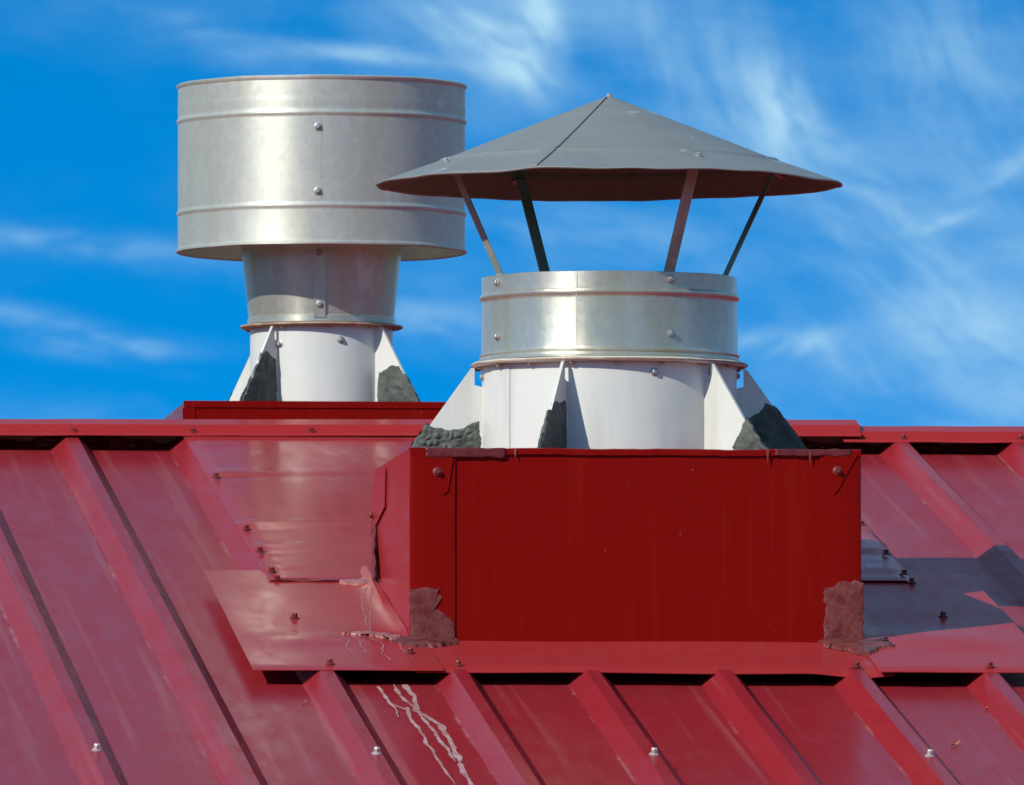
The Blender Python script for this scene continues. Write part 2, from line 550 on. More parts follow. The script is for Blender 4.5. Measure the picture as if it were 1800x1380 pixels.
def blob(name, outline, o, u, v, n, thick, mat, parent, seed=0, jit=0.004, cell=0.02, sink=0.003, rings=12, samples=150, lump=0.8, feather=4):
    """a lumpy skin of sealant: outline in (u, v), built out along n"""
    o, u, v, n = Vector(o), Vector(u), Vector(v), Vector(n)
    P = [Vector((p[0], p[1])) for p in outline]
    L = [(P[(i + 1) % len(P)] - P[i]).length for i in range(len(P))]
    tot = sum(L)
    out = []
    for s in range(samples):
        d = tot * s / samples
        i = 0
        while d > L[i] and i < len(L) - 1:
            d -= L[i]; i += 1
        p = P[i].lerp(P[(i + 1) % len(P)], d / max(L[i], 1e-6))
        q = Vector((p.x * 90 + seed, p.y * 90, seed * 1.7))
        p = p + Vector((noise.noise(q), noise.noise(q + Vector((9, 4, 2))))) * jit
        q = q * 4
        p = p + Vector((noise.noise(q), noise.noise(q + Vector((9, 4, 2))))) * jit * 0.4
        out.append(p)
    c = sum(out, Vector((0, 0))) / samples
    vs, fs = [], []

    def hgt(p, rho):
        q = Vector((p.x / cell + seed * 3.1, p.y / cell, seed))
        d = noise.voronoi(q)[0]
        lm = min(1.0, (d[1] - d[0]) * 1.6)
        w = noise.noise(Vector((p.x * 30, p.y * 30, seed)))
        return thick * (1 - rho ** feather) * (1 - lump + lump * lm + 0.3 * w) + 0.0004

    for k in range(1, rings + 1):
        rho = (k / rings) ** 0.8
        for p in out:
            s = c + (p - c) * rho
            h = hgt(s, rho) if k < rings else -sink
            if k == rings - 1:
                h = min(h, thick * 0.45)
            vs.append(o + u * s.x + v * s.y + n * h)
    vs.append(o + u * c.x + v * c.y + n * hgt(c, 0))
    ci = len(vs) - 1
    m = samples
    for i in range(m):
        j = (i + 1) % m
        fs.append((ci, i, j))
        for k in range(rings - 1):
            fs.append((k * m + i, (k + 1) * m + i, (k + 1) * m + j, k * m + j))
    # make it face outward
    a, b_, c_ = (Vector(vs[x]) for x in fs[0])
    if (b_ - a).cross(c_ - a).dot(n) < 0:
        fs = [f[::-1] for f in fs]
    return obj(name, vs, fs, mat, parent, smooth=True)


# ------------------------------------------------------------------ the ground
vs, fs = grid(40, 40, lambda a, b: ((a - 0.5) * 6000, (b - 0.5) * 6000, -2.75))
g = obj('ground', vs, fs, M_GROUND)
g['kind'] = 'structure'

# added tree belt outside the view, shaped to put dark bands in metal reflections
wv, wf = [], []
NA, NZ = 260, 9
for i in range(NA + 1):
    az = R(32 + (328 - 32) * i / NA)                     # clockwise from the view direction
    d0 = 85 + 10 * noise.noise(Vector((i * 0.03, 1, 1)))
    e = noise.noise(Vector((i * 0.045, 4, 2)))
    hgt_ = max(0.4, 8.0 + 11.0 * e + 2.2 * noise.noise(Vector((i * 0.3, 2, 2))) + 1.2 * noise.noise(Vector((i * 0.9, 5, 2))))
    for j in range(NZ + 1):
        u = j / NZ
        if u < 0.5:
            z, dd = hgt_ * 2 * u, -2.6 * math.sin(math.pi * 2 * u)
        else:
            z, dd = hgt_ * 2 * (1 - u), 9.0
        dd += 1.6 * noise.noise(Vector((i * 0.5, z * 0.7, 3))) + 0.8 * noise.noise(Vector((i * 1.3, z * 1.6, 6)))
        dist = d0 + dd
        wv.append((dist * math.sin(az), dist * math.cos(az), -2.75 + z))
for i in range(NA):
    for j in range(NZ):
        wf.append((i * (NZ + 1) + j, (i + 1) * (NZ + 1) + j, (i + 1) * (NZ + 1) + j + 1, i * (NZ + 1) + j + 1))
wd = obj('reflection_woods', wv, wf, M_REFL_WOODS)
wd['kind'] = 'stuff'

# ------------------------------------------------------------------ the building: walls and ribbed metal roof
TAN = math.tan(R(9.75))
NR = Vector((0, -math.sin(R(9.75)), math.cos(R(9.75))))          # normal of the near slope
SL = Vector((0, math.cos(R(9.75)), math.sin(R(9.75))))           # up the near slope
XA, XB = -3.35, 3.35
YE, YR = -3.2, 3.10                                              # eave, ridge
RIBH = 0.0275
PITCHX, RIB0 = 0.2315, -0.575


def rz(y):
    return y * TAN


building = thing('building', (0, 3.1, -2.75), 'low building with a ribbed red metal roof below the two vents', 'building')
zt = rz(YE) - 0.06
for (a, b) in (((XA + 0.2, YE + 0.25, -2.75), (XB - 0.2, YE + 0.45, zt)), ((XA + 0.2, 9.0, -2.75), (XB - 0.2, 9.2, zt)),
               ((XA + 0.2, YE + 0.452, -2.75), (XA + 0.4, 8.998, zt)), ((XB - 0.4, YE + 0.452, -2.75), (XB - 0.2, 8.998, zt))):
    vs, fs = box(a, b)
    obj('wall', vs, fs, M_WALL, building)
for x0 in (XA + 0.2, XB - 0.4):     # gable triangles
    vs, fs = slab([(x0, YE + 0.5, zt + 0.002), (x0, 8.95, zt + 0.002), (x0, YR, rz(YR) - 0.06)], (1, 0, 0), 0.2)
    obj('gable', vs, fs, M_WALL, building)
# dark deck under the sheets
vs, fs = slab([(XA + 0.42, YE + 0.3, rz(YE + 0.3) - 0.075), (XB - 0.42, YE + 0.3, rz(YE + 0.3) - 0.075), (XB - 0.42, YR, rz(YR) - 0.075), (XA + 0.42, YR, rz(YR) - 0.075)], (0, 0, -1), 0.012)
obj('roof_deck', vs, fs, M_WALL, building)

kmin = math.ceil((XA - RIB0) / PITCHX)
kmax = math.floor((XB - RIB0) / PITCHX)
FOOT, TOPW = 0.040, 0.0115       # half widths of a rib at foot and crest


def slope_pt(x, y, h, back):
    yy = y if not back else 2 * YR - y
    s = 1 if not back else -1
    return (x, yy - h * math.sin(R(9.75)) * s, rz(y) + h * math.cos(R(9.75)))


PANELS = {}
NVP = 44
for back in (False, True):
    for k in range(kmin, kmax):
        xr = RIB0 + k * PITCHX
        xl, x1 = xr + FOOT, xr + PITCHX - FOOT
        nv = NVP if not back else 6

        def pan(a, b, xl=xl, x1=x1, k=k, back=back):
            x = xl + (x1 - xl) * a
            y = YE + (YR - 0.012 - YE) * b
            bow = math.sin(math.pi * a)
            h = -RIBH + bow * (0.0012 * noise.noise(Vector((x * 7, y * 2.2, k))) + 0.0006 * noise.noise(Vector((x * 20, y * 7, k))))
            return slope_pt(x, y, h, back)

        vs, fs = grid(6, nv, pan)
        if back:
            fs = [f[::-1] for f in fs]
        p = obj('roof_panel', vs, fs, M_ROOF, building, smooth=True)
        if not back:
            PANELS[k] = p

        def rib(a, b, xr=xr, k=k, back=back):
            prof = [(-FOOT, -RIBH), (-FOOT + 0.001, -RIBH + 0.001), (-TOPW - 0.0015, -0.0012), (-TOPW, 0.0), (TOPW, 0.0), (TOPW + 0.0015, -0.0012), (FOOT - 0.001, -RIBH + 0.001), (FOOT, -RIBH)]
            i = round(a * 7)
            y = YE + (YR - 0.012 - YE) * b
            w = 0.0010 * noise.noise(Vector((k * 3.3, y * 1.7, 0)))
            return slope_pt(xr + prof[i][0] + w, y, prof[i][1] * (1 + 0.0), back)

        vs, fs = grid(7, nv // 2, rib)
        if back:
            fs = [f[::-1] for f in fs]
        obj('rib', vs, fs, M_ROOF, p)

# pan ends turned up and crumpled below the ridge cap
for k in range(-3, 8):
    xr = RIB0 + k * PITCHX
    xl, x1 = xr + FOOT - 0.012, xr + PITCHX - FOOT + 0.012
    if -0.55 < xl < 0.5:
        continue

    def crumple(a, b, xl=xl, x1=x1, k=k):
        x = xl + (x1 - xl) * a
        q = Vector((a * 6 + k * 5.3, b * 2.0, k))
        top = 0.55 + 0.42 * noise.noise(Vector((a * 4, k * 2.7, 1)))
        h = -RIBH + 0.001 + RIBH * b * max(0.2, min(0.92, top))
        y = 3.055 + 0.03 * noise.noise(q) + 0.012 * noise.noise(q * 3) + 0.02 * b
        return slope_pt(x, y, h, False)

    vs, fs = thick_grid(22, 5, crumple, (0, 1, 0), 0.0012)
    obj('turned_up_end', vs, fs, M_TEAR, PANELS[k], smooth='auto')

vs, fs = box((XA + 0.01, 3.088, rz(3.088) - RIBH + 0.004), (XB - 0.01, 3.112, rz(3.088) + 0.011))
obj('ridge_board', vs, fs, M_WALL, building)
# ridge cap: two lengths, the left one lapped over the right
def ridge_cap(xa, xb, lift_a, lift_b, seed):
    prof = [(2.995, -0.0005), (2.998, 0.0025), (3.020, 0.0035), (3.024, 0.0165), (3.094, 0.0185), (3.1, 0.0175)]
    prof = prof + [(2 * YR - y, z) for (y, z) in prof[-2::-1]]

    def f(a, b):
        i = round(b * (len(prof) - 1))
        y, h = prof[i]
        x = xa + (xb - xa) * a
        lift = lift_a + (lift_b - lift_a) * a
        e = abs(y - YR)
        wob = (0.0022 * noise.noise(Vector((x * 3.1, seed, i < 2))) + 0.0012 * noise.noise(Vector((x * 11, seed, 5)))) * (1.0 if e > 0.09 else 0.5)
        return (x, y, rz(YR - e) + h + lift + wob)
    return f, len(prof) - 1


for (xa, xb, la, lb, sd_) in ((XA - 0.02, 0.735, -0.004, 0.0125, 1.0), (0.70, XB + 0.02, 0.0008, 0.001, 2.0)):
    f, n_ = ridge_cap(xa, xb, la, lb, sd_)
    vs, fs = thick_grid(90, n_, f, (0, 0, 1), 0.0014)
    rc = obj('ridge_cap', vs, fs, M_SHEET, building)
    for k in range(-9, 16):
        xr = RIB0 + k * PITCHX
        if xa + 0.02 < xr < xb - 0.02:
            t_ = (xr - xa) / (xb - xa)
            inst('screw', ME_SCREW, rc, (xr + 0.004, 3.012, rz(3.012) + la + (lb - la) * t_ + 0.003), rot_to(NR, k))

# fixing screws on the crests in the foreground
for (x, y) in ((-1.038, -1.39), (-0.573, -1.42), (-0.109, -1.42), (0.353, -1.43), (0.817, -1.43), (-1.501, -1.38)):
    k = round((x - RIB0) / PITCHX)
    inst('screw', ME_PALE, PANELS[k], Vector((x, y, rz(y))) + NR * 0.0005, rot_to(NR + Vector((0.08, -0.05, 0)), x * 9))


# chalky runs on the pan below the flashing
def ribbon(name, pts, w0, h, mat, parent, seed):
    vs, fs = [], []
    P = []
    for i in range(len(pts) - 1):
        for s in range(8):
            t_ = s / 8
            x = pts[i][0] + (pts[i + 1][0] - pts[i][0]) * t_
            y = pts[i][1] + (pts[i + 1][1] - pts[i][1]) * t_
            P.append((x, y))
    P.append(pts[-1])
    for i, (x, y) in enumerate(P):
        x += 0.0035 * noise.noise(Vector((x * 40, y * 12, seed))) + 0.0010 * noise.noise(Vector((x * 90, y * 30, seed)))
        w = w0 * (0.8 + 0.9 * noise.noise(Vector((y * 14, seed, 3))) + 0.5 * noise.noise(Vector((y * 55, seed, 9))))
        if i > len(P) - 6:
            w *= (len(P) - i) / 6
        w = max(w, 0.0005)
        b = Vector((x, y, rz(y))) + NR * (h + pan_h(x, y, 0))
        vs += [b + Vector((-w, 0, 0)), b + Vector((w, 0, 0))]
    for i in range(len(P) - 1):
        fs.append((2 * i, 2 * i + 1, 2 * i + 3, 2 * i + 2))
    return obj(name, vs, fs, mat, parent)


def pan_h(x, y, k):
    xl = RIB0 + k * PITCHX + FOOT
    bow = math.sin(math.pi * min(1, max(0, (x - xl) / (PITCHX - 2 * FOOT))))
    return -RIBH + bow * (0.0012 * noise.noise(Vector((x * 7, y * 2.2, k))) + 0.0006 * noise.noise(Vector((x * 20, y * 7, k))))


HP = 0.0010
runs = [([(-.437, -.36), (-.434, -.513), (-.443, -.693), (-.433, -.778), (-.419, -.87), (-.419, -1.045), (-.423, -1.253), (-.428, -1.389), (-.430, -1.9)], .0042),
        ([(-.459, -.361), (-.454, -.564), (-.444, -.707), (-.442, -.835), (-.437, -.976), (-.433, -1.15), (-.433, -1.321)], .0028),
        ([(-.487, -.391), (-.481, -.622), (-.462, -.694), (-.448, -.71)], .0026),
        ([(-.459, -.658), (-.464, -.836), (-.460, -1.011), (-.462, -1.116), (-.461, -1.253), (-.457, -1.60)], .0026),
        ([(-.487, -.391), (-.483, -.586), (-.481, -.708), (-.482, -.79)], .0024)]
for i, (pts, w0) in enumerate(runs):
    ribbon('dried_run', pts, w0 * 1.35, HP + 0.0003 * i, M_STAIN, PANELS[0], i * 3.3)

# ------------------------------------------------------------------ the large curb and its flashings
BX, BD, BT = 0.398, 0.78, 0.342
curb = thing('vent_curb', (0, 0.39, 0.0), 'large glossy red sheet metal box under the vent with the conical cap', 'roof curb')


def front_panel(a, b):
    x = -0.322 + 0.649 * a
    z = 0.0008 + (BT - 0.004) * b
    y = 0.0 + 0.0024 * noise.noise(Vector((x * 4, z * 3, 2))) * math.sin(math.pi * a)
    return (x, y, z)


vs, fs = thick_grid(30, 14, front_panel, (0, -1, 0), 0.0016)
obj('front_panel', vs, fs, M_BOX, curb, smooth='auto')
# corner pieces wrap from the front round to each side
for s in (-1, 1):
    xin = -0.3195 if s < 0 else 0.3245

    def corner(a, b, s=s, xin=xin):
        prof = [(xin, -0.0030), (xin + s * 0.03, -0.0034), (s * (BX - 0.006), -0.0034), (s * (BX - 0.0015), -0.0022), (s * (BX + 0.0005), 0.002), (s * (BX + 0.0005), 0.016)]
        i = round(a * 5)
        x, y = prof[i]
        z0 = max(0.0, y) * TAN
        z = z0 + (BT - 0.0008 - z0) * b
        x += 0.0014 * noise.noise(Vector((y * 5, z * 6, s)))
        y += 0.0012 * noise.noise(Vector((x * 9, z * 5, s * 3)))
        return (x, y, z)

    vs, fs = grid(5, 14, corner)
    if s > 0:
        fs = [f[::-1] for f in fs]
    obj('corner_panel', vs, fs, M_BOX, curb, smooth='auto')

    def side(a, b, s=s):
        y = 0.0165 + (BD - 0.0165) * a
        z0 = y * TAN
        z = z0 + (BT - 0.0008 - z0) * b
        return (s * (BX + 0.0002) + 0.0018 * noise.noise(Vector((y * 5, z * 3, s))) * math.sin(math.pi * a), y, z)

    vs, fs = grid(16, 10, side)
    if s > 0:
        fs = [f[::-1] for f in fs]
    obj('side_panel', vs, fs, M_SHEET, curb, smooth=True)
vs, fs = slab([(-BX + .002, BD, BD * TAN), (BX - .002, BD, BD * TAN), (BX - .002, BD, BT - .002), (-BX + .002, BD, BT - .002)], (0, -1, 0), 0.002)
obj('back_panel', vs, fs, M_BOX, curb)
vs, fs = slab([(-BX + .002, 0.002, BT - .0045), (BX - .002, 0.002, BT - .0045), (BX - .002, BD - .003, BT - .0045), (-BX + .002, BD - .003, BT - .0045)], (0, 0, 1), 0.0015)
obj('top_panel', vs, fs, M_BOX, curb)
# folded top edge
def top_hem(a, b):
    x = -BX + 2 * BX * a
    prof = [(0.02, BT - 0.0015), (0.0, BT - 0.0005), (-0.0042, BT - 0.002), (-0.0046, BT - 0.011)]
    i = round(b * 3)
    y, z = prof[i]
    return (x, y + 0.0010 * noise.noise(Vector((x * 14, i, 0))), z + 0.0022 * noise.noise(Vector((x * 9, 3, 0))) + 0.001 * noise.noise(Vector((x * 40, i, 7))))


vs, fs = thick_grid(80, 3, top_hem, (0, 0, 1), 0.001)
obj('top_hem', vs, fs, M_BOX, curb, smooth='auto')

for pts, scr in (([(-.396, .339), (-.3400, .2585), (-.3320, .266), (-.3235, .321), (-.330, .331)], (-.351, .299)),
                 ([(.331, .332), (.340, .283), (.350, .2625), (.358, .272), (.395, .338)], (.356, .304))):
    vs, fs = slab([(x, -0.0042, z) for (x, z) in pts], (0, -1, 0), 0.0016)
    fl = obj('corner_flap', vs, fs, M_BOX, curb)
    inst('screw', ME_SCREW, fl, (scr[0], -0.006, scr[1]), rot_to((0, -1, 0.05), 0.4))
# strips of tape over the top edge
for (xa, xb, za, zb, sl, sd_) in ((-.371, -.231, .3245, .3415, .0, 1), (.246, .380, .3300, .3420, -.002, 5)):
    def tape(a, b, xa=xa, xb=xb, za=za, zb=zb, sd_=sd_):
        x = xa + (xb - xa) * a + 0.0025 * noise.noise(Vector((b * 3, sd_, 1)))
        z = za + (zb - za) * b + 0.0022 * noise.noise(Vector((a * 7, b, sd_)))
        y = -0.0060 - 0.0004 * noise.noise(Vector((a * 12, b * 3, sd_))) - 0.0006 * noise.noise(Vector((a * 40, b * 8, sd_)))
        return (x, y, z)
    vs, fs = thick_grid(40, 6, tape, (0, -1, 0), 0.0007)
    obj('tape_strip', vs, fs, M_TAPE, curb, smooth=True)
# small drips hanging from the top edge
for (x, l_) in ((-.214, .016), (.232, .024), (.307, .024)):
    vs, fs = slab([(x - .003, -.0062, .340), (x - .0012, -.0062, .340 - l_ * .7), (x, -.0062, .340 - l_), (x + .0012, -.0062, .340 - l_ * .7), (x + .0035, -.0062, .340)], (0, -1, 0), 0.0008)
    obj('paint_drip', vs, fs, M_TEAR, curb)

# front skirt on the rib crests
def on_slope(x, y, h):
    return Vector((x, y, rz(y))) + NR * h


def skirt(a, b):
    x = -0.42 + 0.835 * a
    y = -0.372 + 0.374 * b
    h = 0.0022 + 0.0016 * noise.noise(Vector((x * 4, y * 5, 0)))
    if b == 0:
        h -= 0.005
        y += 0.001
    if a > 0.72 and b < 0.25:
        h -= 0.009 * max(0.0, 1 - abs(a - 0.93) / 0.10) * (1 - b / 0.25)
    return on_slope(x, y, h)


vs, fs = thick_grid(44, 12, skirt, NR, 0.0014)
sk = obj('front_skirt', vs, fs, M_SHEET, curb, smooth='auto')
for (x, y) in ((-.3425, -.331), (.353, -.328)):
    inst('screw', ME_SCREW, sk, on_slope(x, y, 0.0034), rot_to(NR, x * 20))

# side plates lying on the crests
def side_plate(s):
    def f(a, b):
        y0, y1 = -0.378, 0.95
        y = y0 + (y1 - y0) * b
        xo = -0.704 + 0.008 * b if s < 0 else 0.700
        xi = -0.3995 if s < 0 else 0.4000
        lap = 0.0
        if y < -0.02:      # tongue lapping the front skirt
            lap = 0.028 * min(1.0, (-0.02 - y) / 0.06) + 0.006 * noise.noise(Vector((y * 40, 0, 1)))
            if s > 0:
                lap = 0.012 * min(1.0, (-0.02 - y) / 0.06)
        xi += -s * lap
        x = xo + (xi - xo) * a
        h = 0.0042 + 0.0006 * noise.noise(Vector((x * 6, y * 4, s)))
        d = abs((x - RIB0 + 0.5 * PITCHX) % PITCHX - 0.5 * PITCHX) / (0.5 * PITCHX)
        h += 0.0022 * d * noise.noise(Vector((x * 2, y * 2.6, 4 + s)))
        h += 0.007 * math.exp(-((y + 0.02) / 0.10) ** 2) * math.sin(math.pi * min(1, a)) if s < 0 else 0.005 * math.exp(-((y - 0.02) / 0.12) ** 2) * math.sin(math.pi * a)
        near = max(0.0, 1 - abs(x - xi) / 0.05)
        if y > -0.02:
            h += 0.010 * near * near * min(1, (y + 0.02) / 0.1)
        if b == 0:
            h -= 0.003
        return on_slope(x, y, h)
    return f


PL = {}
for s in (-1, 1):
    nu, nv = (24, 46)
    vs, fs = thick_grid(nu, nv, side_plate(s), NR, 0.0014)
    PL[s] = obj('side_plate', vs, fs if s < 0 else [f[::-1] for f in fs], M_GLARE if s < 0 else M_SHEET, curb, smooth='auto')
for s, x, y in ((-1, -.573, .80), (-1, -.581, .275), (-1, -.566, -.337), (-1, -.414, -.184), (1, .585, -.344), (1, .582, .331), (1, .580, .80)):
    inst('screw', ME_SCREW, PL[s], on_slope(x, y, 0.0062), rot_to(NR, x * 31))
# faint dried runs on the left plate
fp = side_plate(-1)
for i, (pts, w0) in enumerate((([(.93, .80), (.88, .72), (.84, .62), (.82, .50), (.78, .37)], .0016), ([(.96, .78), (.92, .70), (.88, .58), (.82, .44), (.79, .33)], .0014),
                               ([(.52, .30), (.60, .265), (.55, .19), (.58, .09)], .0013), ([(.72, .29), (.76, .23), (.72, .14), (.76, .04)], .0016), ([(.86, .28), (.84, .20), (.87, .08)], .0014), ([(.66, .28), (.63, .20), (.66, .10)], .0012))):
    vs, fs = [], []
    P = []
    for q in range(len(pts) - 1):
        for s_ in range(10):
            t_ = s_ / 10
            P.append((pts[q][0] + (pts[q + 1][0] - pts[q][0]) * t_, pts[q][1] + (pts[q + 1][1] - pts[q][1]) * t_))
    for q, (a, b) in enumerate(P):
        a += 0.012 * noise.noise(Vector((b * 40, i * 3.1, 1)))
        c_ = fp(min(a, 0.985), max(b, 0.01)) + NR * 0.0009
        w = w0 * max(0.25, 1 + 0.9 * noise.noise(Vector((b * 30, i, 4)))) * (1 if q < len(P) - 5 else (len(P) - q) / 5)
        vs += [c_ + Vector((-w, 0, 0)), c_ + Vector((w, 0, 0))]
    fs = [(2 * q, 2 * q + 1, 2 * q + 3, 2 * q + 2) for q in range(len(P) - 1)]
    obj('dried_run', vs, fs, M_SMEAR2, PL[-1])

# upper sheet behind the curb, from the ridge down, lying on the crests
def upper_sheet(a, b):
    y = 0.805 + (3.016 - 0.805) * b
    x = -0.590 + 1.180 * a
    h = 0.0115 - 0.004 * b
    e = min(a, 1 - a)
    # shallow cross waves running in from each screw of the long edges
    for ys, am in ((0.885, 0.0030), (1.175, 0.0036), (1.50, 0.0030), (2.29, 0.0028)):
        h += am * (math.exp(-((y - ys - 0.07) / 0.05) ** 2) - 0.8 * math.exp(-((y - ys) / 0.045) ** 2)) * math.exp(-e / 0.12)
    h += 0.0035 * noise.noise(Vector((x * 1.6, y * 1.3, 3))) + 0.0012 * noise.noise(Vector((x * 5, y * 3.5, 8)))
    h += 0.012 * math.sin(math.pi * a) * math.sin(math.pi * min(1, b * 1.02))
    if e == 0:
        h -= 0.006
    if b == 0:
        h -= 0.002
    if b > 0.96:
        h = min(h, 0.004)
    return on_slope(x, y, max(h, 0.0028))


vs, fs = thick_grid(60, 90, upper_sheet, NR, 0.0015)
us = obj('upper_sheet', vs, fs, M_GLARE, curb, smooth='auto')
for (x, y) in ((-.576, .885), (-.576, 1.175), (-.577, 1.50), (-.577, 2.29), (.576, .885), (.576, 1.175), (.577, 1.6), (.577, 2.3)):
    inst('screw', ME_SCREW, us, on_slope(x, y, 0.0105), rot_to(NR, x * 31 + y))
# hem strip along the lower edge
def hem(a, b):
    x = -0.588 + 0.190 * a
    y = 0.800 - 0.012 * b
    h = 0.0075 + 0.002 * noise.noise(Vector((x * 22, b, 5))) + (0.004 * noise.noise(Vector((x * 60, b * 4, 5))) if a > 0.7 else 0)
    return on_slope(x, y, h)


vs, fs = thick_grid(30, 2, hem, NR, 0.0022)
obj('folded_hem', vs, fs, M_TEAR, curb, smooth='auto')
# torn tab and flap folded over the back of the left side
SX = -BX - 0.0025
vs, fs = slab([(SX, .776, .345 - .030), (SX, .52, .335), (SX, .50, .327), (SX, .515, .262), (SX, .70, .240), (SX, .776, .235)], (-1, 0, 0), 0.0018)
tab = obj('back_tab', vs, fs, M_SHEET, curb)
inst('screw', ME_SCREW, tab, (SX - 0.0018, .742, .258), rot_to((-1, -0.2, 0)))
def torn(a, b):
    z = 0.142 + 0.115 * b
    y = 0.79 - (0.05 + 0.13 * (1 - b)) * a + 0.012 * noise.noise(Vector((z * 60, a * 3, 2)))
    x = -BX - 0.004 - 0.010 * (1 - b) * a - 0.004 * noise.noise(Vector((z * 50, a * 6, 1)))
    return (x, y, z)


vs, fs = thick_grid(6, 24, torn, (-1, 0, 0), 0.0012)
obj('torn_edge', vs, fs, M_TEAR, curb, smooth='auto')

# sealant smeared over the lower corners
F = ((0, -0.0042, 0), (1, 0, 0), (0, 0, 1), (0, -1, 0))
blob('sealant_smear', [(-.400, .004), (-.400, .092), (-.375, .096), (-.345, .094), (-.356, .086), (-.342, .080), (-.355, .070), (-.350, .058), (-.332, .046), (-.321, .034), (-.320, .002), (-.36, .0)],
     *F, 0.0013, M_SMEAR, curb, 2, 0.0040, 0.03, 0.0005, feather=2, lump=0.3)
blob('sealant_smear', [(.402, .0), (.402, .108), (.392, .112), (.376, .106), (.362, .110), (.350, .099), (.334, .097), (.331, .080), (.337, .055), (.330, .030), (.332, .002), (.37, .0)],
     *F, 0.0013, M_SMEAR, curb, 6, 0.0040, 0.03, 0.0005, feather=2, lump=0.3)
o_ = on_slope(0, 0, 0.0085)
blob('sealant_smear', [(-.45, .05), (-.43, .02), (-.405, .01), (-.36, -.003), (-.31, -.006), (-.325, -.05), (-.36, -.09), (-.40, -.11), (-.43, -.07), (-.455, -.0)],
     o_, (1, 0, 0), SL, NR, 0.0016, M_SMEAR, curb, 9, 0.012, 0.04, 0.006, feather=2, lump=0.4)
blob('sealant_smear', [(.322, -.004), (.36, -.004), (.40, .01), (.43, .05), (.445, .03), (.437, -.03), (.445, -.08), (.41, -.12), (.39, -.20), (.365, -.13), (.335, -.08)],
     o_, (1, 0, 0), SL, NR, 0.0016, M_SMEAR, curb, 12, 0.012, 0.04, 0.006, feather=2, lump=0.4)
# pale streak of sealant along the foot of the left side
blob('sealant_smear', [(-.52, .03), (-.47, .055), (-.44, .03), (-.415, -.02), (-.43, -.05), (-.455, .0), (-.49, .02)],
     on_slope(0, 0, 0.0125), (1, 0, 0), SL, NR, 0.0012, M_SMEAR2, curb, 15, 0.012, 0.03, 0.008)
blob('sealant_smear', [(-.404, .80), (-.455, .80), (-.465, .775), (-.44, .745), (-.404, .735)],
     on_slope(0, 0, 0.009), (1, 0, 0), SL, NR, 0.002, M_SMEAR2, curb, 18, 0.006, 0.03, 0.008)

# ------------------------------------------------------------------ the capped vent
CX, CY = -0.0097, 0.39
stack = thing('capped_vent', (CX, CY, BT - 0.003), 'vent with a wide conical cap on four straps, above the large red box', 'vent')
PR = 0.2275
vs, fs = lathe(CX, CY, [(PR, BT - 0.0025), (PR, 0.506)], 96)
obj('pipe', vs, fs, M_WHITE, stack, smooth=True)
# vertical joint of the pipe
a_ = R(213)
vs, fs = lathe(CX, CY, [(PR + 0.0002, BT), (PR + 0.0013, BT), (PR + 0.0013, 0.5), (PR + 0.0002, 0.5)], 12, R(198), R(214))
obj('pipe_lap', vs, fs, M_WHITE, stack, smooth='auto')
vs, fs = lathe(CX, CY, [(PR - 0.002, 0.5065), (0.2435, 0.5055), (0.2465, 0.508), (0.2465, 0.5115), (0.243, 0.5135), (PR - 0.002, 0.5138)], 96,
               wob=lambda a, r, z: (0.0012 * noise.noise(Vector((math.cos(a) * 4, math.sin(a) * 4, 0))), 0.0012 * noise.noise(Vector((math.cos(a) * 3, math.sin(a) * 3, 5)))))
fl = obj('flange', vs, fs, M_WHITE, stack, smooth='auto')
vs, fs = lathe(CX, CY, [(0.2470, 0.5082), (0.2476, 0.5098), (0.2470, 0.5114)], 96)
obj('rusty_rim', vs, fs, M_RUST, fl, smooth=True)
for i in range(18):
    a = R(8 + 20 * i)
    inst('rivet', ME_RIVET, fl, (CX + 0.2365 * math.cos(a), CY + 0.2365 * math.sin(a), 0.5052), rot_to((0, 0, -1), i))
# collar with a bead and a flared foot
prof = [(0.2405, 0.5142), (0.2405, 0.5155), (0.2330, 0.5185), (0.2305, 0.5235), (0.2320, 0.5265), (0.2288, 0.5300), (0.2281, 0.5340), (0.2280, 0.6190), (0.2280, 0.6225), (0.2290, 0.6245), (0.2312, 0.6275), (0.2318, 0.631), (0.2305, 0.6342), (0.2282, 0.6365), (0.2281, 0.6395), (0.2282, 0.6655), (0.2270, 0.6660), (0.2262, 0.6650), (0.2262, 0.5145)]
vs, fs = lathe(CX, CY, prof, 128, wob=lambda a, r, z: (0.0010 * noise.noise(Vector((math.cos(a) * 3, math.sin(a) * 3, z * 6))), 0.0011 * noise.noise(Vector((math.cos(a) * 2, math.sin(a) * 2, 9)))))
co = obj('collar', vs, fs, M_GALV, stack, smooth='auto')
prof2 = [(r + 0.0011, z) for (r, z) in prof[3:15]]
vs, fs = lathe(CX, CY, [(prof2[0][0] - 0.0012, prof2[0][1])] + prof2 + [(prof2[-1][0] - 0.0012, prof2[-1][1])], 60, R(250), R(400))
obj('collar_lap', vs, fs, M_GALV, co, smooth='auto')
vs, fs = lathe(CX, CY, [(0.2278, 0.531), (0.2304, 0.531), (0.2304, 0.662), (0.2278, 0.662)], 2, R(249.75), R(250.0))
obj('seam_edge', vs, fs, M_GALV, co)
for a, z in ((204, .6525), (204, .556), (293, .6525), (293, .556), (24, .6525), (24, .556), (114, .6525), (114, .556)):
    n = Vector((math.cos(R(a)), math.sin(R(a)), 0))
    inst('bolt', ME_BOLT, co, (CX + 0.2292 * n.x, CY + 0.2292 * n.y, z), rot_to(n, a))
for a, z in ((285, .4995 - .012), (317, .492), (357, .492), (184, .488)):
    n = Vector((math.cos(R(a)), math.sin(R(a)), 0))
    inst('bolt', ME_BOLT, stack, (CX + 0.2280 * n.x, CY + 0.2280 * n.y, z), rot_to(n, a))

